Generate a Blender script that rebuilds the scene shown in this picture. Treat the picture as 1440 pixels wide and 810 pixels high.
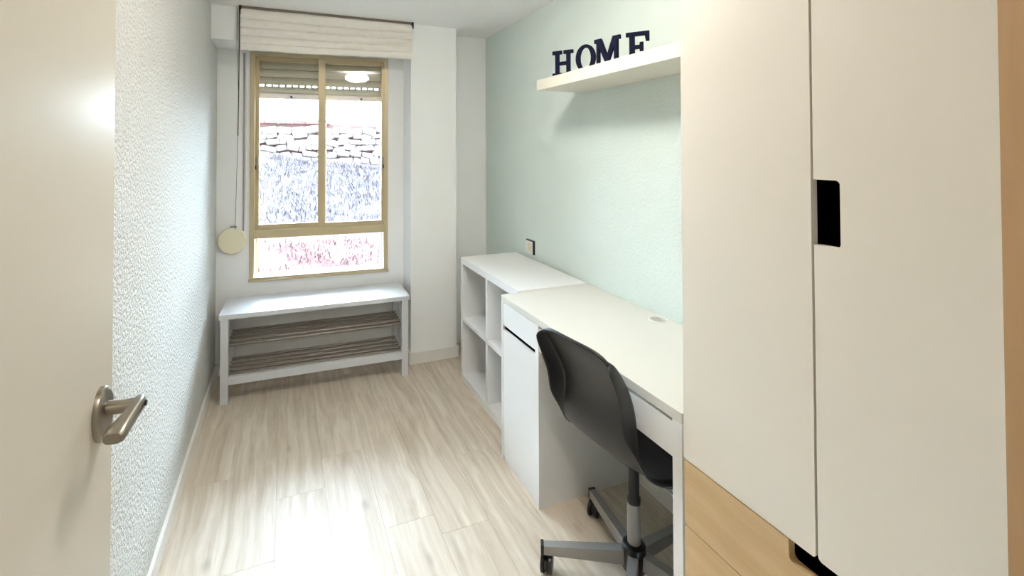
import bpy, bmesh, math, random
from mathutils import Matrix, Vector, noise

for o in list(bpy.data.objects):
    bpy.data.objects.remove(o, do_unlink=True)
SC = bpy.context.scene
COL = SC.collection
R = math.radians
rnd = random.Random(11)

# ---------------------------------------------------------------- camera
CAM_H, YAW, PITCH, ROLL, FPX, CX, CY = 1.42, .3624, .0159, .0011, 653.2, 646.9, 201.6
cam = bpy.data.cameras.new('camera')
cam.sensor_fit = 'HORIZONTAL'
cam.sensor_width = 36.0
cam.lens = FPX / 1440 * 36
cam.shift_x = (720 - CX) / 1440
cam.shift_y = -(405 - CY) / 1440
cam.clip_start = 0.01
cam.clip_end = 200
camo = bpy.data.objects.new('camera', cam)
COL.objects.link(camo)
camo.matrix_world = (Matrix.Translation((0, 0, CAM_H)) @ Matrix.Rotation(-YAW, 4, 'Z')
                     @ Matrix.Rotation(R(90) + PITCH, 4, 'X') @ Matrix.Rotation(-ROLL, 4, 'Z'))
SC.camera = camo

# ---------------------------------------------------------------- sky, exposure
world = bpy.data.worlds.new('overcast_sky')
SC.world = world
world.use_nodes = True
bg = world.node_tree.nodes['Background']
bg.inputs['Color'].default_value = (.68, .85, 1.0, 1)
bg.inputs['Strength'].default_value = 23.0
LAMP = 32.0
HALL_FILL = 27.0  # strength of the unseen lamp added in the hall
SC.view_settings.view_transform = 'Standard'
SC.view_settings.look = 'None'
SC.view_settings.gamma = 1
SC.view_settings.exposure = 1.20
SC.view_settings.use_curve_mapping = False


# ---------------------------------------------------------------- materials
def lin(c):
    return tuple(((v / 255) / 12.92 if v / 255 <= .04045 else ((v / 255 + .055) / 1.055) ** 2.4) for v in c) + (1,)


MATS = {}


def mat(name, rgb, rough=.5, metal=0, var=.03, vscale=6, bump=0, bscale=200, spec=.5, coat=0, bdist=.004):
    """principled material with faint colour variation and optional fine relief"""
    if name in MATS:
        return MATS[name]
    m = bpy.data.materials.new(name)
    MATS[name] = m
    m.use_nodes = True
    nt = m.node_tree
    n, l = nt.nodes, nt.links
    b = n['Principled BSDF']
    b.inputs['Roughness'].default_value = rough
    b.inputs['Metallic'].default_value = metal
    b.inputs['Specular IOR Level'].default_value = spec
    b.inputs['Coat Weight'].default_value = coat
    tc = n.new('ShaderNodeTexCoord')
    nz = n.new('ShaderNodeTexNoise')
    nz.inputs['Scale'].default_value = vscale
    nz.inputs['Detail'].default_value = 4
    l.new(tc.outputs['Object'], nz.inputs['Vector'])
    mx = n.new('ShaderNodeMix')
    mx.data_type = 'RGBA'
    c = lin(rgb)
    mx.inputs['A'].default_value = tuple(max(0, v * (1 - var)) for v in c[:3]) + (1,)
    mx.inputs['B'].default_value = tuple(min(1, v * (1 + var)) for v in c[:3]) + (1,)
    l.new(nz.outputs['Fac'], mx.inputs['Factor'])
    l.new(mx.outputs['Result'], b.inputs['Base Color'])
    if bump:
        bz = n.new('ShaderNodeTexNoise')
        bz.inputs['Scale'].default_value = bscale
        bz.inputs['Detail'].default_value = 3
        l.new(tc.outputs['Object'], bz.inputs['Vector'])
        bp = n.new('ShaderNodeBump')
        bp.inputs['Strength'].default_value = bump
        bp.inputs['Distance'].default_value = bdist
        l.new(bz.outputs['Fac'], bp.inputs['Height'])
        l.new(bp.outputs['Normal'], b.inputs['Normal'])
    return m


def wood_mat(name, base, dark, axis=1, rough=.4, seams=False, knots=True, gs=1.0):
    """streaky wood; every piece takes its own offset and tone from its random id"""
    m = bpy.data.materials.new(name)
    MATS[name] = m
    m.use_nodes = True
    n, l = m.node_tree.nodes, m.node_tree.links
    b = n['Principled BSDF']
    b.inputs['Roughness'].default_value = rough
    geo = n.new('ShaderNodeNewGeometry')
    oi = n.new('ShaderNodeObjectInfo')
    off = n.new('ShaderNodeVectorMath')
    off.operation = 'SCALE'
    off.inputs[0].default_value = (7.3, 11.1, 3.7)
    l.new(oi.outputs['Random'], off.inputs['Scale'])
    add = n.new('ShaderNodeVectorMath')
    l.new(geo.outputs['Position'], add.inputs[0])
    l.new(off.outputs[0], add.inputs[1])
    # low-frequency warp gives cathedral grain
    wz = n.new('ShaderNodeTexNoise')
    wz.inputs['Scale'].default_value = 2.2
    wz.inputs['Detail'].default_value = 2
    l.new(add.outputs[0], wz.inputs['Vector'])
    sc = n.new('ShaderNodeVectorMath')
    sc.operation = 'MULTIPLY'
    s = [22 * gs, 22 * gs, 22 * gs]
    s[axis] = 1.3 * gs
    sc.inputs[1].default_value = s
    l.new(add.outputs[0], sc.inputs[0])
    wmul = n.new('ShaderNodeVectorMath')
    wmul.operation = 'SCALE'
    wmul.inputs['Scale'].default_value = 1.7
    l.new(wz.outputs['Color'], wmul.inputs[0])
    wadd = n.new('ShaderNodeVectorMath')
    l.new(sc.outputs[0], wadd.inputs[0])
    l.new(wmul.outputs[0], wadd.inputs[1])
    nz = n.new('ShaderNodeTexNoise')
    nz.inputs['Scale'].default_value = 1.0
    nz.inputs['Detail'].default_value = 6
    nz.inputs['Roughness'].default_value = .65
    l.new(wadd.outputs[0], nz.inputs['Vector'])
    ramp = n.new('ShaderNodeValToRGB')
    ramp.color_ramp.elements[0].position = .30
    ramp.color_ramp.elements[1].position = .66
    ramp.color_ramp.elements[0].color = lin(dark)
    ramp.color_ramp.elements[1].color = lin(base)
    l.new(nz.outputs['Fac'], ramp.inputs['Fac'])
    last = ramp.outputs['Color']
    # tone per piece
    tone = n.new('ShaderNodeMapRange')
    tone.inputs['To Min'].default_value = .975
    tone.inputs['To Max'].default_value = 1.02
    l.new(oi.outputs['Random'], tone.inputs['Value'])
    ml = n.new('ShaderNodeVectorMath')
    ml.operation = 'SCALE'
    l.new(last, ml.inputs[0])
    l.new(tone.outputs['Result'], ml.inputs['Scale'])
    last = ml.outputs[0]
    if knots:
        ks = n.new('ShaderNodeVectorMath')
        ks.operation = 'MULTIPLY'
        k = [6.5, 6.5, 6.5]
        k[axis] = 3.0
        ks.inputs[1].default_value = k
        l.new(add.outputs[0], ks.inputs[0])
        kz = n.new('ShaderNodeTexVoronoi')
        kz.inputs['Scale'].default_value = 1.0
        l.new(ks.outputs[0], kz.inputs['Vector'])
        kr = n.new('ShaderNodeMapRange')
        kr.inputs['From Min'].default_value = .04
        kr.inputs['From Max'].default_value = .13
        kr.inputs['To Min'].default_value = .45
        kr.inputs['To Max'].default_value = 0
        l.new(kz.outputs['Distance'], kr.inputs['Value'])
        kx = n.new('ShaderNodeMix')
        kx.data_type = 'RGBA'
        l.new(kr.outputs['Result'], kx.inputs['Factor'])
        l.new(last, kx.inputs['A'])
        kx.inputs['B'].default_value = lin(tuple(v * .72 for v in dark))
        last = kx.outputs['Result']
    l.new(last, b.inputs['Base Color'])
    bp = n.new('ShaderNodeBump')
    bp.inputs['Strength'].default_value = .12
    bp.inputs['Distance'].default_value = .002
    l.new(nz.outputs['Fac'], bp.inputs['Height'])
    l.new(bp.outputs['Normal'], b.inputs['Normal'])
    return m


def glass_mat():
    m = bpy.data.materials.new('window_glass')
    MATS['glass'] = m
    m.use_nodes = True
    n, l = m.node_tree.nodes, m.node_tree.links
    n.remove(n['Principled BSDF'])
    out = n['Material Output']
    tr = n.new('ShaderNodeBsdfTransparent')
    gl = n.new('ShaderNodeBsdfGlossy')
    gl.inputs['Roughness'].default_value = 0.0
    fr = n.new('ShaderNodeFresnel')
    fr.inputs['IOR'].default_value = 1.5
    mx = n.new('ShaderNodeMixShader')
    l.new(fr.outputs[0], mx.inputs[0])
    l.new(tr.outputs[0], mx.inputs[1])
    l.new(gl.outputs[0], mx.inputs[2])
    l.new(mx.outputs[0], out.inputs['Surface'])
    return m


def emit_mat(name, rgb, strength):
    m = bpy.data.materials.new(name)
    MATS[name] = m
    m.use_nodes = True
    b = m.node_tree.nodes['Principled BSDF']
    b.inputs['Base Color'].default_value = (.9, .88, .82, 1)
    b.inputs['Emission Color'].default_value = tuple(rgb) + (1,)
    b.inputs['Emission Strength'].default_value = strength
    return m


def mottled(name, cols, scale, rough=.9, detail=6, far=None, split=0):
    m = bpy.data.materials.new(name)
    MATS[name] = m
    m.use_nodes = True
    n, l = m.node_tree.nodes, m.node_tree.links
    b = n['Principled BSDF']
    b.inputs['Roughness'].default_value = rough
    geo = n.new('ShaderNodeNewGeometry')
    oi = n.new('ShaderNodeObjectInfo')
    nz = n.new('ShaderNodeTexNoise')
    nz.inputs['Scale'].default_value = scale
    nz.inputs['Detail'].default_value = detail
    nz.inputs['Roughness'].default_value = .7
    l.new(geo.outputs['Position'], nz.inputs['Vector'])
    ramp = n.new('ShaderNodeValToRGB')
    el = ramp.color_ramp.elements
    el[0].position, el[1].position = .32, .68
    el[0].color, el[1].color = lin(cols[0]), lin(cols[-1])
    for i, c in enumerate(cols[1:-1]):
        e = el.new(.32 + .36 * (i + 1) / (len(cols) - 1))
        e.color = lin(c)
    l.new(nz.outputs['Fac'], ramp.inputs['Fac'])
    last = ramp.outputs['Color']
    if far:          # another soil further up the bank
        r2 = n.new('ShaderNodeValToRGB')
        r2.color_ramp.elements[0].position, r2.color_ramp.elements[1].position = .32, .68
        r2.color_ramp.elements[0].color, r2.color_ramp.elements[1].color = lin(far[0]), lin(far[1])
        l.new(nz.outputs['Fac'], r2.inputs['Fac'])
        sx = n.new('ShaderNodeSeparateXYZ')
        l.new(geo.outputs['Position'], sx.inputs[0])
        mr = n.new('ShaderNodeMapRange')
        mr.inputs['From Min'].default_value = split - .25
        mr.inputs['From Max'].default_value = split + .25
        l.new(sx.outputs['Y'], mr.inputs['Value'])
        m2 = n.new('ShaderNodeMix')
        m2.data_type = 'RGBA'
        l.new(mr.outputs['Result'], m2.inputs['Factor'])
        l.new(last, m2.inputs['A'])
        l.new(r2.outputs['Color'], m2.inputs['B'])
        last = m2.outputs['Result']
    tone = n.new('ShaderNodeMapRange')
    tone.inputs['To Min'].default_value = .8
    tone.inputs['To Max'].default_value = 1.1
    l.new(oi.outputs['Random'], tone.inputs['Value'])
    ml = n.new('ShaderNodeVectorMath')
    ml.operation = 'SCALE'
    l.new(last, ml.inputs[0])
    l.new(tone.outputs['Result'], ml.inputs['Scale'])
    l.new(ml.outputs[0], b.inputs['Base Color'])
    return m


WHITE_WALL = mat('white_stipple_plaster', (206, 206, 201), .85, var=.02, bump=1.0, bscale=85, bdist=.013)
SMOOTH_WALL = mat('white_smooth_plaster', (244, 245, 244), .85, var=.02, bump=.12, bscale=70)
MINT_WALL = mat('pale_mint_plaster', (218, 229, 223), .85, var=.02, bump=.45, bscale=85, bdist=.007)
CEIL = mat('ceiling_paint', (250, 250, 250), .9, var=.01, bump=.1, bscale=60)
BASE = mat('white_baseboard_lacquer', (232, 230, 224), .35, var=.01)
WHITE = mat('white_melamine', (234, 234, 233), .32, var=.01)
BENCHW = mat('white_bench_lacquer', (208, 211, 214), .3, var=.01)
CREAMDOOR = mat('cream_lacquer_door', (203, 197, 184), .26, var=.015, vscale=2)
WARD = mat('cream_white_wardrobe_front', (240, 234, 223), .38, var=.01)
WARDBODY = mat('white_wardrobe_carcass', (232, 226, 214), .4, var=.01)
BLACK = mat('black_recess_shade', (2, 2, 2), 1, var=0, spec=0)  # flat black painted in for the shade inside grip openings
BLACKP = mat('black_polypropylene', (34, 35, 37), .42, var=.05, vscale=40, bump=.08, bscale=500)
BLACKM = mat('black_plastic_moulding', (16, 16, 17), .35, var=.05)
STEEL = mat('grey_painted_steel', (150, 148, 146), .36, metal=.55, var=.03)
CHROME = mat('polished_steel', (200, 200, 202), .15, metal=1)
NICKEL = mat('satin_nickel', (150, 142, 130), .3, metal=1, var=.05)
TUBE = mat('grey_brown_tube', (132, 124, 117), .35, metal=.4, var=.05)
ALU = mat('champagne_anodised_aluminium', (190, 174, 140), .38, metal=.3, var=.04, vscale=12)
SHUT = mat('olive_grey_shutter_slat', (186, 180, 158), .55, var=.04)
SHUTRAIL = mat('pale_shutter_rail', (205, 190, 176), .5, var=.03)
LINEN = mat('natural_linen', (236, 231, 223), .9, var=.06, vscale=30, bump=.35, bscale=320)
RAILM = mat('brown_grey_headrail', (116, 104, 92), .5, var=.05)
CORD = mat('dark_cord', (70, 66, 60), .7)
STRAPM = mat('grey_violet_strap', (176, 160, 162), .8, var=.08, vscale=80)
REEL = mat('cream_plastic', (228, 219, 192), .35, var=.02)
NAVY = mat('dark_navy_paint', (9, 12, 40), .7, var=.06, spec=.15)
SHELFW = mat('warm_white_shelf_foil', (230, 224, 210), .4, var=.01)
DESKTOP = mat('warm_white_desktop_foil', (215, 212, 203), .35, var=.01)
JAMB = wood_mat('tan_wood_frame', (192, 160, 122), (178, 144, 106), axis=2, rough=.5, knots=False)
BIRCH = wood_mat('birch_drawer_foil', (216, 186, 142), (198, 164, 118), axis=1, rough=.42, knots=False, gs=.8)
FLOORW = wood_mat('greige_oak_laminate', (217, 206, 190), (180, 162, 139), axis=1, rough=.50, gs=1.35)
FLOORW.node_tree.nodes['Principled BSDF'].inputs['Specular IOR Level'].default_value = .8
FLOORBASE = mat('dark_floor_joint', (150, 128, 102), .8)
GLASS = glass_mat()
LAMPM = emit_mat('lit_opal_glass', (1.0, .95, .875), LAMP)
HALLM = emit_mat('lit_fill_glass_hall', (1.0, .93, .82), HALL_FILL)
EARTH = mottled('red_earth', [(40, 9, 7), (51, 17, 14), (60, 30, 27)], 3.2, far=[(38, 30, 31), (62, 53, 53)], split=6.1)
STONE = mottled('pale_limestone', [(66, 54, 50), (76, 67, 64), (88, 82, 78)], 3.0)
MORTAR = mottled('earthy_mortar', [(48, 22, 19), (62, 38, 34)], 4.0)
COPING = mottled('red_brick_coping', [(80, 28, 23), (92, 40, 34)], 4.0)
BLOCK = mottled('white_concrete_block', [(214, 210, 204), (232, 230, 226)], 2.0)
BRUSH = mottled('grey_lavender_brush', [(21, 17, 21), (40, 34, 39), (68, 61, 64)], 5.0)
REDGRASS = mottled('dry_red_grass', [(30, 11, 11), (50, 19, 17), (74, 50, 47)], 5.0)


# ---------------------------------------------------------------- builders
LOC = {}


def thing(name, label, cat, loc=(0, 0, 0), rz=0, group=None, kind=None):
    o = bpy.data.objects.new(name, None)
    o.empty_display_size = .05
    COL.objects.link(o)
    o.location = loc
    o.rotation_euler = (0, 0, rz)
    tag(o, label, cat, group, kind)
    LOC[o] = Matrix.Translation(loc) @ Matrix.Rotation(rz, 4, 'Z')
    return o


def tag(o, label=None, cat=None, group=None, kind=None):
    for k, v in (('label', label), ('category', cat), ('group', group), ('kind', kind)):
        if v:
            o[k] = v
    return o


def link(name, me, parent=None):
    o = bpy.data.objects.new(name, me)
    COL.objects.link(o)
    if parent:
        o.parent = parent
    return o


def obj(name, bm, m, parent=None, smooth=False, bevel=0, seg=2, world=False):
    """link a bmesh as one mesh; world=True: bm is in world coordinates, else in the frame of the root"""
    if world and parent is not None:
        root = parent
        while root.parent:
            root = root.parent
        if root in LOC:
            bm.transform(LOC[root].inverted())
    if bevel:
        bmesh.ops.bevel(bm, geom=[e for e in bm.edges if len(e.link_faces) == 2 and e.calc_face_angle(0) > .6],
                        offset=bevel, segments=seg, profile=.5, affect='EDGES', clamp_overlap=True)
    bmesh.ops.recalc_face_normals(bm, faces=bm.faces)
    me = bpy.data.meshes.new(name)
    bm.to_mesh(me)
    bm.free()
    me.materials.append(m)
    if smooth:
        for p in me.polygons:
            p.use_smooth = True
        me.set_sharp_from_angle(angle=R(40))
    return link(name, me, parent)


def bx(bm, x0, x1, y0, y1, z0, z1):
    v = [bm.verts.new((x, y, z)) for z in (z0, z1) for y in (y0, y1) for x in (x0, x1)]
    for f in ((0, 2, 3, 1), (4, 5, 7, 6), (0, 1, 5, 4), (2, 6, 7, 3), (0, 4, 6, 2), (1, 3, 7, 5)):
        bm.faces.new([v[i] for i in f])
    return bm


def box(name, m, parent, x0, x1, y0, y1, z0, z1, bevel=.0015, world=False, seg=2):
    return obj(name, bx(bmesh.new(), x0, x1, y0, y1, z0, z1), m, parent, bevel=bevel, world=world, seg=seg)


def tube(bm, pts, rad, n=12, caps=True):
    """round tube through points; rad is a number or a list"""
    pts = [Vector(p) for p in pts]
    rads = rad if isinstance(rad, (list, tuple)) else [rad] * len(pts)
    rings = []
    up = None
    for i, p in enumerate(pts):
        t = (pts[min(i + 1, len(pts) - 1)] - pts[max(i - 1, 0)]).normalized()
        if up is None:
            up = t.orthogonal().normalized()
        up = (up - t * up.dot(t)).normalized()
        sd = t.cross(up)
        rings.append([bm.verts.new(p + (up * math.cos(a) + sd * math.sin(a)) * rads[i])
                      for a in (2 * math.pi * k / n for k in range(n))])
    for a, b in zip(rings, rings[1:]):
        for k in range(n):
            bm.faces.new((a[k], a[(k + 1) % n], b[(k + 1) % n], b[k]))
    if caps:
        bm.faces.new(rings[0][::-1])
        bm.faces.new(rings[-1])
    return bm


def lathe(bm, prof, n=32, mtx=None):
    """prof: list of (r, z) around z"""
    rings = []
    for r, z in prof:
        if r < 1e-6:
            rings.append([bm.verts.new((0, 0, z))])
        else:
            rings.append([bm.verts.new((r * math.cos(2 * math.pi * k / n), r * math.sin(2 * math.pi * k / n), z))
                          for k in range(n)])
    for a, b in zip(rings, rings[1:]):
        for k in range(n):
            k2 = (k + 1) % n
            if len(a) == 1 and len(b) > 1:
                bm.faces.new((a[0], b[k], b[k2]))
            elif len(b) == 1 and len(a) > 1:
                bm.faces.new((a[k], a[k2], b[0]))
            elif len(a) > 1:
                bm.faces.new((a[k], a[k2], b[k2], b[k]))
    if mtx:
        bm.transform(mtx)
    return bm


def rounded(x0, x1, y0, y1, r, corners=(1, 1, 1, 1), n=6):
    """2-D rounded rectangle, counter-clockwise; corners: bl, br, tr, tl"""
    out = []
    for (cx, cy, a0, on) in ((x0, y0, 180, corners[0]), (x1, y0, 270, corners[1]),
                             (x1, y1, 0, corners[2]), (x0, y1, 90, corners[3])):
        if not on:
            out.append((cx, cy))
            continue
        ox = cx + (r if cx == x0 else -r)
        oy = cy + (r if cy == y0 else -r)
        for k in range(n + 1):
            a = R(a0 + 90 * k / n)
            out.append((ox + r * math.cos(a), oy + r * math.sin(a)))
    return out


def extrude2d(bm, poly, fn, d0, d1, holes=()):
    """extrude polygon(s) with holes; fn(u, v, d) gives the 3-D point"""
    loops = [poly] + list(holes)
    edges = []
    for lp in loops:
        vs = [bm.verts.new(fn(u, v, d0)) for u, v in lp]
        edges += [bm.edges.new((vs[i], vs[(i + 1) % len(vs)])) for i in range(len(vs))]
    r = bmesh.ops.triangle_fill(bm, use_beauty=True, use_dissolve=False, edges=edges)
    faces = [g for g in r['geom'] if isinstance(g, bmesh.types.BMFace)]
    ex = bmesh.ops.extrude_face_region(bm, geom=faces)
    vs = [g for g in ex['geom'] if isinstance(g, bmesh.types.BMVert)]
    off = Vector(fn(0, 0, d1)) - Vector(fn(0, 0, d0))
    bmesh.ops.translate(bm, verts=vs, vec=off)
    return bm


# ---------------------------------------------------------------- room
LW, RW = -.40, 1.438          # left and right wall faces
CE = 2.275                    # ceiling
PF = 3.032                    # face of the pillar and of the box above the window niche
NX0, NX1 = .797, 1.122        # pillar
DW0, DW1 = .07, .19           # doorway wall
OP0, OP1 = -.375, .557        # door opening
HALL = -1.25
WSL = -.06                    # the window wall is not quite square to the room


def wy(x):
    return 3.272 + WSL * (x - .24)


def structure(name, bm, m, **k):
    return tag(obj(name, bm, m, **k), kind='structure')


# floor with single planks
floor = structure('floor', bx(bmesh.new(), LW - .3, RW + .3, HALL, 3.4, -.06, -.004), FLOORBASE)
PW, PL = .1925, 1.285
plank_me = None
row = 0
x = LW - .008
while x < RW:
    y = HALL - rnd.choice((.2, .55, .9, .35, .75)) - .1 * (row % 3)
    while y < 3.38:
        if plank_me is None:
            bm = bx(bmesh.new(), 0, PW - .0005, 0, PL - .0005, -.010, 0)
            bmesh.ops.bevel(bm, geom=[e for e in bm.edges if e.verts[0].co.z > -.001 and e.verts[1].co.z > -.001],
                            offset=.0004, segments=1, affect='EDGES')
            plank_me = bpy.data.meshes.new('plank')
            bm.to_mesh(plank_me)
            bm.free()
            plank_me.materials.append(FLOORW)
        o = link('plank', plank_me, floor)
        o.location = (x, y, 0)
        y += PL
    x += PW
    row += 1

structure('ceiling', bx(bmesh.new(), LW - .3, RW + .3, HALL - .1, 3.55, CE, CE + .15), CEIL)
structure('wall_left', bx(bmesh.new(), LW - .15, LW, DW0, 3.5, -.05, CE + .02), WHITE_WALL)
structure('wall_right', bx(bmesh.new(), RW, RW + .15, DW0, 3.5, -.05, CE + .02), MINT_WALL)

# window wall, slightly skewed: pieces around the opening
WX0, WX1, WZ0, WZ1 = -.206, .686, .583, 2.066
bm = bmesh.new()


def skew_box(bm, x0, x1, t0, t1, z0, z1):
    v = []
    for z in (z0, z1):
        for t in (t0, t1):
            for x in (x0, x1):
                v.append(bm.verts.new((x, wy(x) + t, z)))
    for f in ((0, 2, 3, 1), (4, 5, 7, 6), (0, 1, 5, 4), (2, 6, 7, 3), (0, 4, 6, 2), (1, 3, 7, 5)):
        bm.faces.new([v[i] for i in f])


skew_box(bm, LW - .05, WX0, 0, .2, -.05, CE + .02)
skew_box(bm, WX1, NX1 + .01, 0, .2, -.05, CE + .02)
skew_box(bm, WX0, WX1, 0, .2, -.05, WZ0)
skew_box(bm, WX0, WX1, 0, .2, WZ1, CE + .02)
structure('wall_window', bm, SMOOTH_WALL)
bm = bmesh.new()
bx(bm, NX0, NX1, PF, 3.40, -.05, CE + .02)
structure('wall_pillar', bm, SMOOTH_WALL, bevel=.004)
structure('wall_niche', bx(bmesh.new(), NX1 - .05, RW + .05, 3.238, 3.42, -.05, CE + .02), SMOOTH_WALL)
# box over the niche that holds the shutter roll
structure('wall_lintel', bx(bmesh.new(), LW - .05, NX0 + .01, PF + .001, 3.40, 2.076, CE + .02), SMOOTH_WALL, bevel=.004)

# doorway wall and hall behind the camera
bm = bmesh.new()
bx(bm, LW - .15, OP0 - .03, DW0, DW1, -.05, CE + .02)
bx(bm, OP1 + .03, RW + .15, DW0, DW1, -.05, CE + .02)
bx(bm, OP0 - .03, OP1 + .03, DW0, DW1, 2.06, CE + .02)
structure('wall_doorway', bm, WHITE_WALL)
structure('wall_hall_left', bx(bmesh.new(), LW - .30, LW - .15, HALL - .1, DW0 + .02, -.05, CE + .02), WHITE_WALL)
structure('wall_hall_right', bx(bmesh.new(), RW + .15, RW + .30, HALL - .1, DW0 + .02, -.05, CE + .02), WHITE_WALL)
structure('wall_hall_back', bx(bmesh.new(), LW - .3, RW + .3, HALL - .1, HALL, -.05, CE + .02), WHITE_WALL)

# wooden door frame
trim = thing('trim_1', 'tan wooden door frame lining the doorway', None, (OP1, DW1, 0), kind='structure')
bm = bx(bmesh.new(), OP1, OP1 + .031, DW0 - .012, DW1 + .012, 0, 2.06)
obj('jamb', bm, JAMB, trim, bevel=.004, seg=3, world=True)
bm = bx(bmesh.new(), OP0 - .031, OP0, DW0 - .012, DW1 + .004, 0, 2.06)
obj('jamb', bm, JAMB, trim, bevel=.003, world=True)
bm = bx(bmesh.new(), OP0, OP1, DW0 - .012, DW1 + .012, 2.035, 2.062)
obj('head', bm, JAMB, trim, bevel=.003, world=True)
bm = bx(bmesh.new(), OP1 + .012, OP1 + .075, DW1, DW1 + .012, 0, 2.12)
obj('architrave', bm, JAMB, trim, bevel=.003, world=True)

# baseboards
BH = .075
structure('baseboard_left', bx(bmesh.new(), LW, LW + .012, DW1, wy(LW), 0, BH), BASE, bevel=.003)
structure('baseboard_right', bx(bmesh.new(), RW - .012, RW, .95, 3.238, 0, BH), BASE, bevel=.003)
bm = bx(bmesh.new(), NX0 - .012, NX1 + .012, PF - .012, PF, 0, BH)
bx(bm, NX0 - .012, NX0, PF, wy(NX0), 0, BH)
bx(bm, NX1, NX1 + .012, PF, 3.24, 0, BH)
structure('baseboard_pillar', bm, BASE, bevel=.002)
bm = bmesh.new()
skew_box(bm, LW, NX0 - .01, -.012, 0, 0, BH)
structure('baseboard_window', bm, BASE, bevel=.002)

# ---------------------------------------------------------------- window
win = thing('window_1', 'champagne aluminium sliding window with a fixed lower pane', None, (.24, wy(.24), 0),
            math.atan(WSL), kind='structure')
# local frame: x along the wall from the window's middle, y outwards, z up
hw = (WX1 - WX0) / 2


def ring(bm, x0, x1, z0, z1, w, y0, y1):
    """rectangular frame of bar width w (or (l, r, b, t))"""
    l_, r_, b_, t_ = (w,) * 4 if not isinstance(w, tuple) else w
    fn = lambda u, v, d: (u, d, v)
    extrude2d(bm, [(x0, z0), (x1, z0), (x1, z1), (x0, z1)], fn, y0, y1,
              [[(x0 + l_, z0 + b_), (x1 - r_, z0 + b_), (x1 - r_, z1 - t_), (x0 + l_, z1 - t_)]])
    return bm


obj('frame', ring(bmesh.new(), -hw, hw, WZ0, WZ1, (.028, .028, .018, .022), -.012, .075), ALU, win, bevel=.0015)
box('transom', ALU, win, -hw + .02, hw - .02, -.010, .07, .852, .905, .002)
box('sill_lip', ALU, win, -hw - .004, hw + .004, -.022, -.008, WZ0 - .006, WZ0 + .008, .001)
lp = obj('lower_pane', bx(bmesh.new(), -hw + .022, hw - .022, .034, .037, WZ0 + .014, .856), GLASS, win)
# left sash runs behind, right sash in front
for nm, x0, x1, y0, y1, w in (('sash', -hw + .022, .030, .036, .062, (.028, .046, .030, .030)),
                              ('sash', -.024, hw - .022, .004, .030, (.046, .022, .030, .030))):
    s = obj(nm, ring(bmesh.new(), x0, x1, .905, WZ1 - .02, w, y0, y1), ALU, win, bevel=.0015)
    yc = (y0 + y1) / 2
    obj('pane', bx(bmesh.new(), x0 + w[0] - .004, x1 - w[1] + .004, yc - .0015, yc + .0015, .93, WZ1 - .045), GLASS, s)
    lx = x0 + .010 if x0 < -.2 else x1 - .010
    lb = bx(bmesh.new(), lx - .006, lx + .006, y0 - .010, y0, 1.29, 1.38)
    obj('latch', lb, MATS['grey_painted_steel'], s, bevel=.003)
    lb = bx(bmesh.new(), lx - .004, lx + .004, y0 - .016, y0 - .009, 1.30, 1.325)
    obj('latch_button', lb, BLACKM, s, bevel=.002)

# roller shutter behind the glass, pulled down a quarter
sh = thing('roller_shutter', 'olive grey roller shutter lowered over the top of the window', 'shutter',
           (.24, wy(.24), 1.775), math.atan(WSL))
Z0 = 1.775


def slat(z0, z1):
    bm = bmesh.new()
    prof = []
    n = 8
    for k in range(n + 1):
        a = k / n
        prof.append((.105 - .006 * math.sin(math.pi * a), z0 + (z1 - z0) * a))
    back = [(.113, z) for _, z in reversed(prof)]
    lp_ = prof + back
    va = [bm.verts.new((-hw + .03, y, z - Z0)) for y, z in lp_]
    vb = [bm.verts.new((hw - .03, y, z - Z0)) for y, z in lp_]
    bm.faces.new(va)
    bm.faces.new(vb[::-1])
    for i in range(len(lp_)):
        j = (i + 1) % len(lp_)
        bm.faces.new((va[i], vb[i], vb[j], va[j]))
    return bm


obj('bottom_rail', bx(bmesh.new(), -hw + .03, hw - .03, .098, .116, 0, .036), SHUTRAIL, sh, bevel=.002)
for sx in (-.20, .27):
    obj('rail_stop', lathe(bmesh.new(), [(0, 0), (.008, 0), (.008, .008), (0, .009)], 12,
                           Matrix.Translation((sx, .099, .014)) @ Matrix.Rotation(R(90), 4, 'X')), BLACKM, sh)
zz = [1.813, 1.861, None, 1.868, 1.921, 1.973, 2.024, 2.062]
obj('slat', slat(1.812, 1.860), SHUT, sh, smooth=True)
# the slotted joint: small webs leave a row of bright slits
for k in range(20):
    xa = -hw + .03 + k * .0425
    box('slit_web', SHUT, sh, xa, xa + .017, .104, .112, 1.859 - Z0, 1.8705 - Z0, 0)
for a, b in ((1.870, 1.9205), (1.9235, 1.9725), (1.9755, 2.0235), (2.0265, 2.07)):
    obj('slat', slat(a, b), SHUT, sh, smooth=True)
for zj in (1.922, 1.974, 2.025):
    box('slat_joint', RAILM, sh, -hw + .03, hw - .03, .107, .114, zj - .005 - Z0, zj + .005 - Z0, 0)
for sx in (-1, 1):
    xs = sx * (hw - .025)
    box('guide_rail', ALU, sh, xs - .012, xs + .012, .085, .125, WZ0 + .01 - Z0, 2.07 - Z0, .001)
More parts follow.
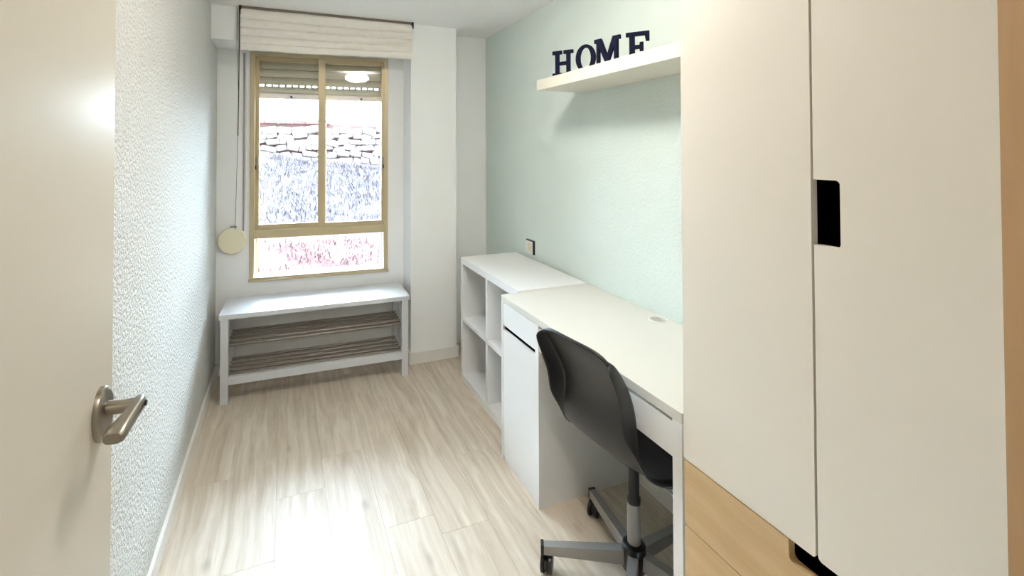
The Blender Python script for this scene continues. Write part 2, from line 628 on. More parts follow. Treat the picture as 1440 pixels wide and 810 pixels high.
# dark shutter box slot above
# ---------------------------------------------------------------- strap winder
rl = thing('strap_winder', 'round cream shutter strap winder on the white wall beside the window', 'strap winder',
           (-.303, wy(-.303) - .0005, .85), math.atan(WSL))
m_ = Matrix.Rotation(R(90), 4, 'X')
obj('body', lathe(bmesh.new(), [(0, 0), (.074, 0), (.0755, .012), (.074, .02), (.083, .021), (.084, .032),
                                (.080, .038), (.06, .0405), (0, .041)], 40, m_), REEL, rl, smooth=True)
obj('strap_guide', bx(bmesh.new(), -.012, .024, -.030, -.004, .076, .092), MATS['grey_painted_steel'], rl, bevel=.003)
obj('strap', bx(bmesh.new(), .056, .0665, -.006, -.0035, .055, 1.205), STRAPM, rl)
obj('strap_edge', bx(bmesh.new(), .072, .078, -.010, -.001, .06, 1.205), WHITE, rl)
obj('screw', lathe(bmesh.new(), [(0, .041), (.005, .041), (.004, .0425), (0, .0425)], 12,
                   m_ @ Matrix.Translation((.058, -.03, -.004))), NICKEL, rl)

# ---------------------------------------------------------------- roman blind
bl = thing('roman_blind', 'gathered natural linen roman blind above the window', 'blind', (.275, PF, 2.03))
BX0, BX1 = -.515, .517
bm = bmesh.new()
NXB, prof = 60, []
folds = [(2.262, 2.205), (2.205, 2.158), (2.158, 2.112), (2.112, 2.066)]
for zt, zb in folds:
    for k in range(7):
        a = k / 7
        prof.append((-.034 - .014 * math.sin(math.pi * min(1, a * 1.1)) - .006 * a, zt + (zb - zt) * a))
prof += [(-.040, 2.066), (-.050, 2.060), (-.052, 2.045), (-.050, 2.030), (-.044, 2.024), (-.030, 2.028), (-.014, 2.04),
         (-.010, 2.08), (-.008, 2.262)]
rows = []
for i in range(NXB + 1):
    xx = BX0 + (BX1 - BX0) * i / NXB
    rw = []
    for k, (yy, z) in enumerate(prof):
        nv = noise.noise(Vector((xx * 3.1, z * 26, 0)))
        n2 = noise.noise(Vector((xx * 7, k * .31, 5)))
        sag = -.006 * math.sin(math.pi * i / NXB) * (2.262 - z) / .24 + .010 * (xx / .5) * (2.262 - z) / .24
        fr = k < len(prof) - 4
        rw.append(bm.verts.new((xx, yy + (nv * .008 + n2 * .003 if fr else 0), z - 2.03 + (n2 * .004 + sag if .5 > 0 and k > 2 and fr else 0))))
    rows.append(rw)
for a, b in zip(rows, rows[1:]):
    for k in range(len(prof) - 1):
        bm.faces.new((a[k], a[k + 1], b[k + 1], b[k]))
bm.faces.new(rows[0])
bm.faces.new(rows[-1][::-1])
obj('fabric', bm, LINEN, bl, smooth=True)
box('headrail', RAILM, bl, BX0 - .004, BX1 + .004, -.042, -.002, .229, .2445, .002)
box('end_cap', BLACKM, bl, BX0 - .010, BX0 + .004, -.046, -.001, .205, .2445, .002)
box('end_cap', BLACKM, bl, BX1 - .004, BX1 + .012, -.046, -.001, .205, .2445, .002)
pts = [(BX0 - .008, -.03, .22 - .04 * k) for k in range(18)]
cd = obj('cord', tube(bmesh.new(), [(BX0 - .008, -.03, .22), (BX0 - .009, -.03, -.2), (BX0 - .012, -.03, -.52)], .0030, 8), CORD, bl)
obj('cord_tail', tube(bmesh.new(), [(BX0 - .012, -.03, -.52), (BX0 - .018, -.029, -.8), (BX0 - .024, -.028, -1.07)], .0014, 8),
    CORD, cd)
obj('cord_loop', tube(bmesh.new(), [(BX0 - .02, -.022, .21), (BX0 - .022, -.022, .02), (BX0 - .009, -.026, -.34)], .0011, 8), CORD, cd)

# ---------------------------------------------------------------- bench
BL, BD = 1.088, .34
be = thing('shoe_bench', 'white bench with two slatted shoe racks under the window', 'bench',
           (.212, 3.068, 0), R(-1.6))
hx, hy = BL / 2, BD / 2
box('top', BENCHW, be, -hx, hx, -hy, hy, .474, .5, .003)
LG = .040
for sx in (-1, 1):
    for sy in (-1, 1):
        xa = sx * (hx - .008) - (LG if sx > 0 else 0)
        ya = sy * (hy - .008) - (LG if sy > 0 else 0)
        box('leg', BENCHW, be, xa, xa + LG, ya, ya + LG, 0, .476, .002)
    xa = sx * (hx - .008) - (LG if sx > 0 else 0) + .008
    for z in (.455, .30, .125):
        box('side_rail', BENCHW, be, xa, xa + .024, -hy + .04, hy - .04, z - .016, z + .018, .002)
box('front_rail', BENCHW, be, -hx + .04, hx - .04, -hy + .012, -hy + .034, .103, .148, .002)
for z in (.312, .142):
    for k in range(5):
        yk = -hy + .052 + k * .056
        if z < .2 and k == 0:
            yk += .004
        obj('tube', tube(bmesh.new(), [(-hx + .035, yk, z), (hx - .035, yk, z)], .0085, 12), TUBE, be, smooth=True)

# ---------------------------------------------------------------- cube shelf
SF, SY0, SY1, ST = 1.037, 1.966, 2.722, .757
cu = thing('cube_shelf', 'white cube shelf unit with open compartments against the mint wall', 'shelf unit', (SF, SY0, 0))
SB = RW - .014
T = .038
box('top_panel', WHITE, cu, 0, SB - SF, 0, SY1 - SY0, ST - T, ST, .0015)
box('bottom_panel', WHITE, cu, 0, SB - SF, 0, SY1 - SY0, 0, T + .004, .0015)
box('side_panel', WHITE, cu, 0, SB - SF, 0, T, T, ST - T, .0008)
box('side_panel', WHITE, cu, 0, SB - SF, SY1 - SY0 - .028, SY1 - SY0, T, ST - T, .0008)
ym = 2.335 - SY0
box('divider', WHITE, cu, .002, SB - SF, ym - .012, ym + .012, T, ST - T, .0008)
box('shelf_board', WHITE, cu, .003, SB - SF, T, ym - .012, .368, .390, .0008)
box('shelf_board', WHITE, cu, .003, SB - SF, ym + .012, SY1 - SY0 - .028, .368, .390, .0008)

# ---------------------------------------------------------------- desk
DF, DY0, DY1 = .950, .916, 1.966
dk = thing('desk', 'white desk with a cabinet and drawers standing along the mint wall', 'desk', (DF, DY0, 0))
D_, W_ = RW - .003 - DF, DY1 - DY0
CB = 1.629 - DY0              # cabinet's near side
# top with a round cable hole
gx, gy = 1.389 - DF, 1.452 - DY0
gr = .030
hole = [(gx + gr * math.cos(2 * math.pi * k / 28), gy + gr * math.sin(2 * math.pi * k / 28)) for k in range(28)]
bm = extrude2d(bmesh.new(), [(0, 0), (D_, 0), (D_, W_), (0, W_)], lambda u, v, d: (u, v, d), .722, .75, [hole])
top = obj('desktop', bm, DESKTOP, dk, bevel=.0015)
obj('cable_grommet', lathe(bmesh.new(), [(.0295, -.02), (.0295, .0015), (.031, .003), (.036, .003), (.0375, 0), (.031, 0), (.031, -.02), (.0295, -.02)],
                           32, Matrix.Translation((gx, gy, .75))), WHITE, top, smooth=True)
obj('cable_cup', lathe(bmesh.new(), [(0, -.035), (.030, -.035), (.031, -.035), (.031, -.018), (.0295, -.018), (.0295, -.033), (0, -.033)],
                       32, Matrix.Translation((gx, gy, .75))), MATS['cream_plastic'], top, smooth=True)
box('side_panel', WHITE, dk, 0, D_, W_ - .018, W_, 0, .7225, .001)
box('side_panel', WHITE, dk, 0, D_, CB, CB + .026, 0, .7225, .001)
box('leg_panel', WHITE, dk, 0, D_, 0, .031, 0, .7225, .001)
box('plinth', WHITE, dk, .006, D_ - .02, CB + .02, W_ - .015, 0, .020, .001)
box('cabinet_back', WHITE, dk, D_ - .03, D_ - .02, CB + .02, W_ - .015, .02, .72, 0)
box('cabinet_floor', WHITE, dk, .02, D_ - .03, CB + .02, W_ - .015, .02, .036, 0)
box('back_panel', WHITE, dk, D_ - .045, D_ - .030, .03, CB + .005, .36, .7225, .001)
dr = box('drawer', WHITE, dk, .001, .019, CB + .028, W_ - .020, .617, .7195, .0012)
box('drawer_box', WHITE, dr, .019, .40, CB + .032, W_ - .024, .63, .70, 0)
cd_ = box('cabinet_door', WHITE, dk, .001, .019, CB + .028, W_ - .020, .022, .596, .0012)
box('grip_slot', BLACK, dk, .012, .030, CB + .026, W_ - .018, .588, .624, 0)  # black block in place of the shade inside the slot
box('drawer', WHITE, dk, .002, .020, .033, CB - .002, .622, .7125, .0012)
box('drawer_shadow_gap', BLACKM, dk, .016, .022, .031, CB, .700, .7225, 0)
box('drawer_box', WHITE, dk, .020, .40, .05, CB - .02, .632, .70, 0)

# ---------------------------------------------------------------- wardrobe
WF, WYF, WM, WYN = .922, .8835, .579, .275
WD = thing('wardrobe', 'tall cream wardrobe with birch drawers beside the desk', 'wardrobe', (WF, WYN, 0))
PLN, DT, TOPZ = .030, .664, 1.95
bm = bmesh.new()
bx(bm, WF + .024, RW - .004, WYF - .018, WYF - .001, 0, TOPZ)
bx(bm, WF + .024, RW - .004, WYN + .001, WYN + .018, 0, TOPZ)
bx(bm, WF + .024, RW - .004, WYN + .018, WYF - .018, TOPZ - .018, TOPZ)
bx(bm, WF + .024, RW - .004, WYN + .018, WYF - .018, DT - .008, DT + .008)
bx(bm, RW - .02, RW - .004, WYN + .018, WYF - .018, .03, TOPZ - .018)
bx(bm, WF + .05, WF + .066, WYN + .018, WYF - .018, 0, .06)
obj('carcass', bm, WARDBODY, WD, world=True)
fy = lambda u, v, d: (d, u, v)
# left (far) door and near door with grip cut-out; u = y, v = z
bm = extrude2d(bmesh.new(), rounded(WM + .0022, WYF, DT + .002, TOPZ, .006), fy, WF, WF + .018)
obj('door', bm, WARD, WD, bevel=.0022, seg=3, world=True)
poly = rounded(WYN, WM - .0022, DT + .002, TOPZ, .008)
HZ0, HZ1, HY = 1.245, 1.366, .5325
edge_y = WM - .0022
notch = [(edge_y, HZ0)]
for k in range(7):
    a = R(270 - 90 * k / 6)
    notch.append((HY + .008 + .008 * math.cos(a), HZ0 + .008 + .008 * math.sin(a)))
for k in range(7):
    a = R(180 - 90 * k / 6)
    notch.append((HY + .008 + .008 * math.cos(a), HZ1 - .008 + .008 * math.sin(a)))
notch.append((edge_y, HZ1))
# insert the notch between the lower right and upper right corners of the outline
br = [p for p in poly if p[1] < 1.2]
trc = [p for p in poly if p[1] >= 1.2]
bl_ = [p for p in br if p[0] < WYN + .05]
brr = [p for p in br if p[0] >= WYN + .05]
tr_ = [p for p in trc if p[0] >= WYN + .05]
tl_ = [p for p in trc if p[0] < WYN + .05]
bm = extrude2d(bmesh.new(), bl_ + brr + notch + tr_ + tl_, fy, WF, WF + .018)
nd = obj('door', bm, WARD, WD, bevel=.0022, seg=3, world=True)
obj('grip_shade', bx(bmesh.new(), WF + .0175, WF + .0235, HY - .012, WM + .010, HZ0 - .012, HZ1 + .012), BLACK, nd, world=True)  # black sheet standing in for the dark interior behind the cut-out
# four drawers, birch, with a grip cut-out in the middle of the top edge
zs = [PLN + (DT - PLN) * k / 4 for k in range(5)]
for k in range(4):
    z0, z1 = zs[k] + .0015, zs[k + 1] - .0015
    c0, c1, dz, r = WM - .052, WM + .052, .040, .010
    pl = rounded(WYN, WYF, z0, z1, .006, (1, 1, 1, 1), 4)
    lo = [p for p in pl if p[1] < (z0 + z1) / 2]
    hi_r = [p for p in pl if p[1] > (z0 + z1) / 2 and p[0] > WM]
    hi_l = [p for p in pl if p[1] > (z0 + z1) / 2 and p[0] < WM]
    nt_ = [(c1, z1)]
    for q in range(6):
        a = R(0 - 90 * q / 5)
        nt_.append((c1 - r + r * math.cos(a), z1 - dz + r + r * math.sin(a)))
    for q in range(6):
        a = R(-90 - 90 * q / 5)
        nt_.append((c0 + r + r * math.cos(a), z1 - dz + r + r * math.sin(a)))
    nt_.append((c0, z1))
    lo_l = [p for p in lo if p[0] < WM]
    lo_r = [p for p in lo if p[0] > WM]
    bm = extrude2d(bmesh.new(), lo_l + lo_r + hi_r + nt_ + hi_l, fy, WF + .001, WF + .019)
    d = tag(obj('drawer', bm, BIRCH, WD, bevel=.0016, world=True), label='birch drawer front with a black grip cut-out')
    obj('grip_shade', bx(bmesh.new(), WF + .0185, WF + .0235, c0 - .012, c1 + .012, z1 - dz - .012, z1 + .004), BLACK, d, world=True)  # shade behind the drawer cut-out, put in as a black sheet

# ---------------------------------------------------------------- wall shelf and letters
ws = thing('wall_shelf', 'white floating wall shelf carrying the HOME letters', 'shelf', (RW, 1.47, 1.719))
box('board', SHELFW, ws, -.262, .0, -.552, .552, 0, .050, .0015)
box('support_rail', SHELFW, ws, -.02, 0.0, -.50, .50, .008, .042, 0)

STZ = 1.769


def slab(*rects):
    return rects


def letter(ch, w, xc, yc, ang, label):
    """free-standing slab-serif letter; local x runs along the word, z up"""
    h_, t_ = .122, .012
    bm = bmesh.new()
    sw, st = .019, .017       # stem width, serif height
    fn = lambda u, v, d: (u, d, v)
    if ch == 'H':
        a = .014
        ow = sw + 2 * a / 1.3
        L = [(-w / 2, 0), (-w / 2 + ow + .006, 0), (-w / 2 + ow + .006, st), (-w / 2 + a + sw, st), (-w / 2 + a + sw, h_ * .43),
             (w / 2 - a - sw, h_ * .43), (w / 2 - a - sw, st), (w / 2 - ow - .006, st), (w / 2 - ow - .006, 0), (w / 2, 0)]
        lowr = [(w / 2, st), (w / 2 - a, st)]
        upr = [(w / 2 - a, h_ - st), (w / 2, h_ - st), (w / 2, h_), (w / 2 - ow - .006, h_), (w / 2 - ow - .006, h_ - st),
               (w / 2 - a - sw, h_ - st), (w / 2 - a - sw, h_ * .57), (-w / 2 + a + sw, h_ * .57), (-w / 2 + a + sw, h_ - st),
               (-w / 2 + ow + .006, h_ - st), (-w / 2 + ow + .006, h_), (-w / 2, h_), (-w / 2, h_ - st), (-w / 2 + a, h_ - st),
               (-w / 2 + a, st), (-w / 2, st)]
        extrude2d(bm, L + lowr + upr, fn, -t_ / 2, t_ / 2)
    elif ch == 'O':
        n = 40
        o_ = [(w / 2 * math.cos(2 * math.pi * k / n), h_ / 2 + h_ / 2 * math.sin(2 * math.pi * k / n)) for k in range(n)]
        i_ = [((w / 2 - .021) * math.cos(2 * math.pi * k / n), h_ / 2 + (h_ / 2 - .014) * math.sin(2 * math.pi * k / n)) for k in range(n)]
        extrude2d(bm, o_, fn, -t_ / 2, t_ / 2, [i_])
    elif ch == 'M':
        a = .011
        e = w / 2
        P = [(-e, 0), (-e + .036, 0), (-e + .036, st), (-e + a + .015, st), (-e + a + .015, h_ * .66), (-.006, .012), (.006, .012),
             (e - a - .017, h_ * .66), (e - a - .017, st), (e - .040, st), (e - .040, 0), (e, 0), (e, st), (e - a, st), (e - a, h_ - st),
             (e, h_ - st), (e, h_), (e - .034, h_), (0, h_ * .40), (-e + .034, h_), (-e, h_), (-e, h_ - st), (-e + a, h_ - st),
             (-e + a, st), (-e, st)]
        extrude2d(bm, P, fn, -t_ / 2, t_ / 2)
    else:
        e, a = w / 2, .013
        P = [(-e, 0), (e, 0), (e, .040), (e - .013, .040), (e - .017, st), (-e + a + sw + .002, st), (-e + a + sw + .002, h_ * .44),
             (e - .036, h_ * .44), (e - .036, h_ * .36), (e - .022, h_ * .36), (e - .022, h_ * .66), (e - .036, h_ * .66), (e - .036, h_ * .57),
             (-e + a + sw + .002, h_ * .57), (-e + a + sw + .002, h_ - st), (e - .017, h_ - st), (e - .013, h_ - .040), (e, h_ - .040), (e, h_),
             (-e, h_), (-e, h_ - st), (-e + a, h_ - st), (-e + a, st), (-e, st)]
        extrude2d(bm, P, fn, -t_ / 2, t_ / 2)
    o = obj('letter_' + ch.lower(), bm, NAVY, None, bevel=.001, seg=1)
    # x axis: along -y turned towards the wall by ang; face normal is -local y
    o.location = (xc, yc, STZ)
    o.rotation_euler = (0, 0, R(-90 + ang))
    tag(o, label, 'letter', 'letters on the wall shelf')


letter('H', .101, 1.225, 1.865, 36, 'dark navy letter H standing first on the white wall shelf')
letter('O', .092, 1.250, 1.723, 31, 'dark navy letter O standing between H and M on the shelf')
letter('M', .125, 1.255, 1.582, 16, 'dark navy letter M standing between O and E on the shelf')
letter('E', .088, 1.310, 1.467, 40, 'dark navy letter E standing last on the white wall shelf')

# ---------------------------------------------------------------- wall socket
so = thing('wall_socket', 'small white and black wall socket above the cube shelf', 'socket', (RW, 2.548, .824))
box('back_frame', BLACKM, so, -.012, .001, -.046, .043, -.042, .043, .002)
fp = box('face_plate', WHITE, so, -.0145, -.010, -.038, .043, -.042, .036, .002)
box('rocker', REEL, fp, -.019, -.013, -.012, .016, -.022, .022, .002)

# ---------------------------------------------------------------- ceiling lamp
cl = thing('ceiling_lamp', 'round opal flush ceiling lamp in the middle of the room', 'lamp', (.52, 1.40, CE))
obj('base', lathe(bmesh.new(), [(0, .0), (.074, .0), (.076, -.006), (.070, -.026), (.060, -.030), (0, -.030)], 48), WHITE, cl, smooth=True)
obj('diffuser', lathe(bmesh.new(), [(.060, -.026), (.095, -.030), (.118, -.042), (.128, -.058), (.120, -.076), (.095, -.092), (.055, -.102), (0, -.105)], 48), LAMPM, cl, smooth=True)

hl = thing('ceiling_lamp', 'unseen opal ceiling lamp added in the hall to light the door and its frame', 'lamp', (.15, -.65, CE))  # out of view, added to brighten the door, its frame and the wardrobe
obj('base', lathe(bmesh.new(), [(0, .0), (.074, .0), (.076, -.006), (.070, -.026), (.060, -.030), (0, -.030)], 48), WHITE, hl, smooth=True)
obj('diffuser', lathe(bmesh.new(), [(.060, -.026), (.095, -.030), (.118, -.042), (.128, -.058), (.120, -.076), (.095, -.092), (.055, -.102), (0, -.105)], 48), HALLM, hl, smooth=True)

# ---------------------------------------------------------------- room door
DH = Vector((-.345, .197, 0))
DA = R(85)
do = thing('door_1', 'cream lacquered room door standing open with a satin nickel lever handle', None, DH, DA, kind='structure')
# local x runs from the hinge to the free edge, -y is the face towards the room
LEAF = .780
box('leaf', CREAMDOOR, do, 0, LEAF, .0, .035, .008, 2.03, .003, seg=3)
box('edge_band', CREAMDOOR, do, LEAF - .0005, LEAF + .001, .003, .032, .012, 2.026, 0)
rx, rz = LEAF - .0445, .992
handle = None
bm = bmesh.new()
# oval rose, bevelled
n = 40
rings = []
for (s, y) in ((1, 0), (1.0, -.007), (.93, -.010), (.80, -.0115)):
    rings.append([bm.verts.new((rx + .028 * s * math.cos(2 * math.pi * k / n), y, rz - .004 + .0445 * s * math.sin(2 * math.pi * k / n))) for k in range(n)])
for a, b in zip(rings, rings[1:]):
    for k in range(n):
        bm.faces.new((a[k], a[(k + 1) % n], b[(k + 1) % n], b[k]))
bm.faces.new(rings[-1])
rose = obj('rose', bm, NICKEL, do, smooth=True)
hd = obj('lever_neck', tube(bmesh.new(), [(rx, -.008, rz + .004), (rx, -.03, rz + .004), (rx, -.054, rz + .004)], [.0115, .0105, .0115], 20), NICKEL, rose, smooth=True)
# paddle lever pointing to the hinge, widening to its end
bm = bmesh.new()
secs = [(rx + .013, -.054, rz + .005, .006, .010), (rx + .004, -.056, rz + .005, .009, .0125), (rx - .015, -.055, rz + .003, .009, .0120),
        (rx - .040, -.052, rz - .001, .0115, .0115), (rx - .062, -.049, rz - .004, .0150, .0115), (rx - .074, -.048, rz - .006, .0150, .0105), (rx - .079, -.048, rz - .006, .0120, .0080)]
rings = []
for (sx, sy, sz, hy_, hz_) in secs:
    rings.append([bm.verts.new((sx, sy + hy_ * math.copysign(abs(math.cos(t)) ** .7, math.cos(t)), sz + hz_ * math.copysign(abs(math.sin(t)) ** .7, math.sin(t))))
                  for t in (2 * math.pi * k / 20 for k in range(20))])
for a, b in zip(rings, rings[1:]):
    for k in range(20):
        bm.faces.new((a[k], a[(k + 1) % 20], b[(k + 1) % 20], b[k]))
bm.faces.new(rings[0][::-1])
bm.faces.new(rings[-1])
obj('lever', bm, NICKEL, rose, smooth=True)
obj('lever_screw', lathe(bmesh.new(), [(0, 0), (.0045, 0), (.0045, .003), (0, .003)], 14,
                         Matrix.Translation((rx + .0025, -.0635, rz + .004)) @ Matrix.Rotation(R(90), 4, 'X')), BLACKM, rose)

# ---------------------------------------------------------------- swivel chair
HUB = (1.084, 1.247, 0)
PHI = 8
ch = thing('swivel_chair', 'black plastic swivel chair with a grey star base pushed under the desk', 'chair', HUB, R(PHI))
# shell: local x forward, y to the far side, z up
prof = [(-.268, .842), (-.256, .820), (-.232, .785), (-.208, .750), (-.183, .700), (-.167, .655), (-.165, .612), (-.170, .575), (-.166, .530),
        (-.148, .490), (-.112, .458), (-.05, .442), (.04, .442), (.12, .450), (.17, .452), (.205, .440), (.222, .418)]
halfw = [.140, .153, .156, .154, .149, .146, .149, .155, .157, .160, .168, .182, .196, .198, .190, .180, .165]
flg = [.010, .034, .042, .050, .060, .068, .064, .034, .006, .006, .010, .018, .026, .028, .026, .020, .010]
N = len(prof)
bm = bmesh.new()
NV = 10
grid = []
for i in range(N):
    p = Vector((prof[i][0], prof[i][1]))
    a = Vector(prof[max(i - 1, 0)])
    b = Vector(prof[min(i + 1, N - 1)])
    t = (b - a).normalized()
    nrm = Vector((t.y, -t.x))          # away from the sitter: back / down
    if nrm.x > 0 and i < 9:
        nrm = -nrm
    if i >= 9 and nrm.y > 0:
        nrm = -nrm
    w = halfw[i]
    conc = .007 if i < 10 else .012     # dished across
    F = flg[i]
    us = [-1.0 + 2.0 * k / NV for k in range(NV + 1)]
    line = []
    # near flange (free edge first)
    def pt(yv, off):
        q = p + nrm * off
        return (q.x, yv, q.y)
    edge_off = -conc
    dz = -.022 if i == 0 else 0
    low = lambda c: (c[0], c[1], c[2] + dz)
    line.append(low(pt(-w - .010, edge_off + F)))
    line.append(low(pt(-w - .008, edge_off + F * .45)))
    for u in us:
        c = pt(u * w, -conc * abs(u) ** 2.2)
        if i == 0:                     # rounded upper corners
            c = (c[0] + .006 * abs(u) ** 5, c[1], c[2] - .020 * abs(u) ** 5)
        line.append(c)
    line.append(low(pt(w + .008, edge_off + F * .45)))
    line.append(low(pt(w + .010, edge_off + F)))
    grid.append([bm.verts.new(c) for c in line])
for a, b in zip(grid, grid[1:]):
    for k in range(len(a) - 1):
        bm.faces.new((a[k], a[k + 1], b[k + 1], b[k]))
cl_ = bm.edges.layers.float.new('crease_edge')
for a, b in zip(grid, grid[1:]):
    for k in (2, len(a) - 3):
        e_ = bm.edges.get((a[k], b[k]))
        e_[cl_] = .85
shell = obj('shell', bm, BLACKP, ch, smooth=False)
for pl_ in shell.data.polygons:
    pl_.use_smooth = True
md = shell.modifiers.new('thickness', 'SOLIDIFY')
md.thickness = .006
md.offset = 0
md = shell.modifiers.new('smooth', 'SUBSURF')
md.levels = md.render_levels = 2
# rolled lip along the top of the back
lip = [(prof[0][0] + .007 * abs(u) ** 2.2 * 1.0, u * (halfw[0] + .002), prof[0][1] + .001 - .020 * abs(u) ** 5) for u in [-1 + k / 8 for k in range(17)]]
obj('top_lip', tube(bmesh.new(), lip, .0062, 10), BLACKM, shell, smooth=True)
# mechanism under the seat
bm = bx(bmesh.new(), -.045, .09, -.040, .040, .400, .436)
obj('seat_plate', bm, BLACKM, ch, bevel=.008)
obj('sleeve', tube(bmesh.new(), [(0, 0, .41), (0, 0, .285), (0, 0, .280), (0, 0, .262)], [.0175, .0175, .0215, .0215], 24), BLACKM, ch, smooth=True)
obj('column', tube(bmesh.new(), [(0, 0, .264), (0, 0, .10)], .0205, 24), STEEL, ch, smooth=True)
lv = obj('height_lever', tube(bmesh.new(), [(.0, -.03, .405), (.02, -.10, .398), (.035, -.15, .395)], .005, 10), CHROME, ch, smooth=True)
obj('hub', lathe(bmesh.new(), [(0, .046), (.034, .046), (.038, .052), (.040, .112), (.036, .126), (.026, .132), (0, .132)], 28), BLACKM, ch, smooth=True)
leg_me = {}
for k, deg in enumerate((151.5, 80, 8, -64, -136)):
    ang = R(deg - PHI)
    M = Matrix.Rotation(ang, 4, 'Z')
    bm = bmesh.new()
    r0, r1 = .026, .297
    w0, w1 = .016, .0125
    vs = [(r0, -w0, .066), (r0, w0, .066), (r0, w0, .112), (r0, -w0, .112), (r1, -w1, .066), (r1, w1, .066), (r1, w1, .094), (r1, -w1, .094)]
    v = [bm.verts.new(c) for c in vs]
    for f in ((0, 1, 2, 3), (4, 7, 6, 5), (0, 4, 5, 1), (1, 5, 6, 2), (2, 6, 7, 3), (3, 7, 4, 0)):
        bm.faces.new([v[i] for i in f])
    bm.transform(M)
    lg = obj('leg', bm, STEEL, ch, bevel=.003)
    bm = bx(bmesh.new(), r1 - .004, r1 + .006, -.0135, .0135, .062, .0965)
    bm.transform(M)
    obj('end_cap', bm, BLACKM, lg, bevel=.002)
    # twin-wheel caster
    bm = bmesh.new()
    tube(bm, [(r1 - .014, 0, .070), (r1 - .014, 0, .045)], .006, 10)
    CA = R(deg * 1.7)
    cm = Matrix.Translation((r1 - .014, 0, .0290)) @ Matrix.Rotation(CA, 4, 'Z')
    for s in (-1, 1):
        b2 = lathe(bmesh.new(), [(0, -.007), (.024, -.007), (.0285, -.004), (.0285, .004), (.024, .007), (0, .0085)], 24,
                   cm @ Matrix.Translation((0, s * .0125, 0)) @ Matrix.Rotation(R(-90 * s), 4, 'X'))
        me_ = bpy.data.meshes.new('tmp')
        b2.to_mesh(me_)
        b2.free()
        bm.from_mesh(me_)
        bpy.data.meshes.remove(me_)
    b2 = bx(bmesh.new(), -.022, .018, -.006, .006, -.004, .026)
    b2.transform(cm)
    me_ = bpy.data.meshes.new('tmp')
    b2.to_mesh(me_)
    b2.free()
    bm.from_mesh(me_)
    bpy.data.meshes.remove(me_)
    bm.transform(M)
    obj('caster', bm, BLACKM, lg, smooth=True)

# ---------------------------------------------------------------- outside: bank, brush, stone wall
def terr(x, y):
    """height of the bank outside"""
    t = (y - 4.6) / 4.9
    base = -.12 if y < 4.6 else -.12 + 1.46 * (max(0, min(1.25, t)) ** .92)
    side = -.13 * (x + .2) * max(0, min(1, (y - 5.5) / 4))
    return base + side + .06 * noise.noise(Vector((x * 1.1, y * 1.1, 2))) + .025 * noise.noise(Vector((x * 4, y * 4, 7)))


bm = bmesh.new()
gx_, gy_ = 70, 66
gv = [[bm.verts.new((-7 + 16 * i / gx_, 3.42 + 8.4 * j / gy_, terr(-7 + 16 * i / gx_, 3.42 + 8.4 * j / gy_))) for i in range(gx_ + 1)] for j in range(gy_ + 1)]
for j in range(gy_):
    for i in range(gx_):
        bm.faces.new((gv[j][i], gv[j][i + 1], gv[j + 1][i + 1], gv[j + 1][i]))
ground = structure('ground_bank', bm, EARTH, smooth=True)


def blades(name, count, region, hmin, hmax, width, m, label, cat, seed, cond=None):
    r = random.Random(seed)
    vs, fs = [], []
    (xa, xb), (ya, yb) = region
    c = 0
    while c < count:
        x, y = r.uniform(xa, xb), r.uniform(ya, yb)
        if cond and not cond(x, y, r):
            continue
        c += 1
        z = terr(x, y) - .01
        hgt = r.uniform(hmin, hmax) * r.uniform(.25, 1)
        a = r.uniform(0, 6.283)
        ln = r.uniform(.2, 1.0) * hmax
        z += r.uniform(0, .5) * hmax * max(0, .4 + noise.noise(Vector((x * 2.2, y * 2.2, 3))))
        w = width * r.uniform(.6, 1.4)
        dx, dy = math.cos(a), math.sin(a)
        px, py = -dy * w, dx * w
        mx_, my_, mz = x + dx * ln * .35, y + dy * ln * .35, z + hgt * .62
        tx, ty, tz = x + dx * ln, y + dy * ln, z + hgt
        b = len(vs)
        vs += [(x - px, y - py, z), (x + px, y + py, z), (mx_ + px * .8, my_ + py * .8, mz), (mx_ - px * .8, my_ - py * .8, mz), (tx, ty, tz)]
        fs += [(b, b + 1, b + 2, b + 3), (b + 3, b + 2, b + 4)]
    me = bpy.data.meshes.new(name)
    me.from_pydata(vs, [], fs)
    me.materials.append(m)
    o = link(name, me)
    return tag(o, label, cat, kind='stuff')


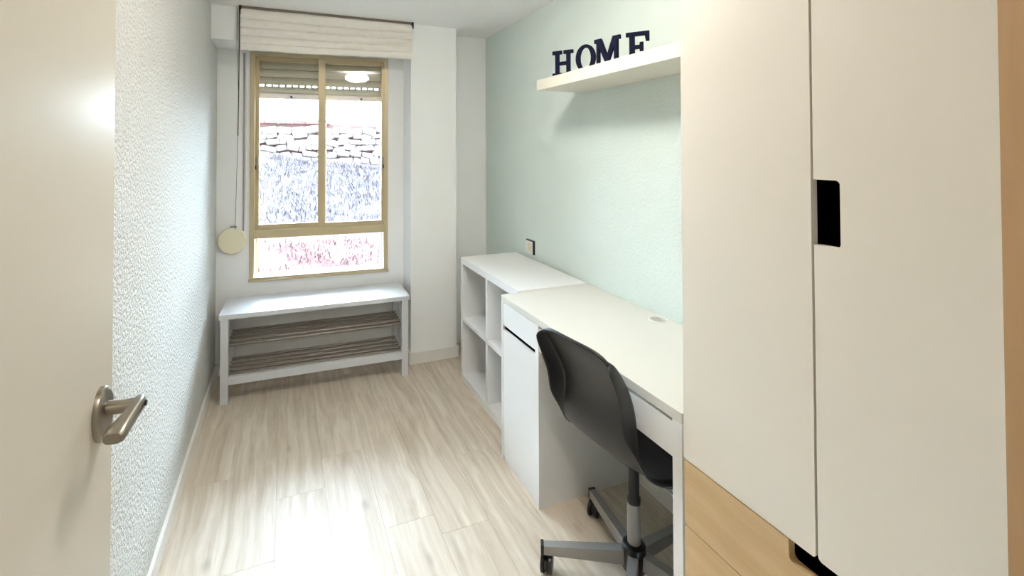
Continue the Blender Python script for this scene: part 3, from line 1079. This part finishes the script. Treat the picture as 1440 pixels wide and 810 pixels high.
blades('dry_brush', 40000, ((-4.5, 6), (6.15, 9.45)), .04, .16, .0045, BRUSH, 'grey lavender dry brush covering the bank below the stone wall', 'brush', 3,
       lambda x, y, r: noise.noise(Vector((x * 1.3, y * 1.3, 4))) > -.35 - .3 * r.random())
blades('dry_grass', 9000, ((-3.5, 5), (4.6, 5.95)), .03, .11, .005, REDGRASS, 'dry reddish grass on the earth bank outside the window', 'grass', 5,
       lambda x, y, r: noise.noise(Vector((x * 2.3, y * 2.3, 9))) > -.45 + .5 * r.random())

# stone wall at the top of the bank
SWY = 9.75
sw_ = thing('stone_wall', 'rough pale stone retaining wall at the top of the bank', 'wall', (0, SWY, .6))
obj('mortar_core', bx(bmesh.new(), -5, 7, SWY + .06, SWY + .35, -.3, 1.96), MORTAR, sw_, world=True)
stone_me = []
for q in range(6):
    bm = bmesh.new()
    bmesh.ops.create_cube(bm, size=1)
    bmesh.ops.bevel(bm, geom=bm.edges[:], offset=.14, segments=1, affect='EDGES')
    for v in bm.verts:
        v.co += Vector((rnd.uniform(-.06, .06), rnd.uniform(-.05, .05), rnd.uniform(-.07, .07)))
    me = bpy.data.meshes.new('stone')
    bm.to_mesh(me)
    bm.free()
    me.materials.append(STONE)
    stone_me.append(me)
z = .62
while z < 1.9:
    hh = rnd.uniform(.10, .16)
    x = -1.5 + rnd.uniform(-.1, .1)
    while x < 3.2:
        ww_ = rnd.uniform(.11, .30)
        if z + hh > terr(x, SWY) - .05:
            o = link('stone', rnd.choice(stone_me), sw_)
            o.location = (x + ww_ / 2, rnd.uniform(0, .04), z + hh / 2 - .6 + rnd.uniform(-.025, .025))
            o.scale = (ww_ * 1.0, .22, hh * rnd.uniform(.85, 1.15))
            o.rotation_euler = (0, R(rnd.uniform(-14, 14)), 0)
        x += ww_
    z += hh
# red brick coping, one brick after another
for k in range(14):
    box('coping_brick', COPING, sw_, -2.6 + k * .25, -2.6 + k * .25 + .238, -.06, .36, 1.36, 1.43, .01)
# stepped white block wall further up
bw = thing('block_wall', 'stepped white concrete block wall above the stone wall', 'wall', (-1.6, 10.9, 1.3))
for r_ in range(7):
    for c_ in range(12 - r_):
        xa = -1.4 + c_ * .41 + (.2 if r_ % 2 else 0)
        box('block', BLOCK, bw, xa, xa + .400, 0, .19, r_ * .21, r_ * .21 + .20, .006)
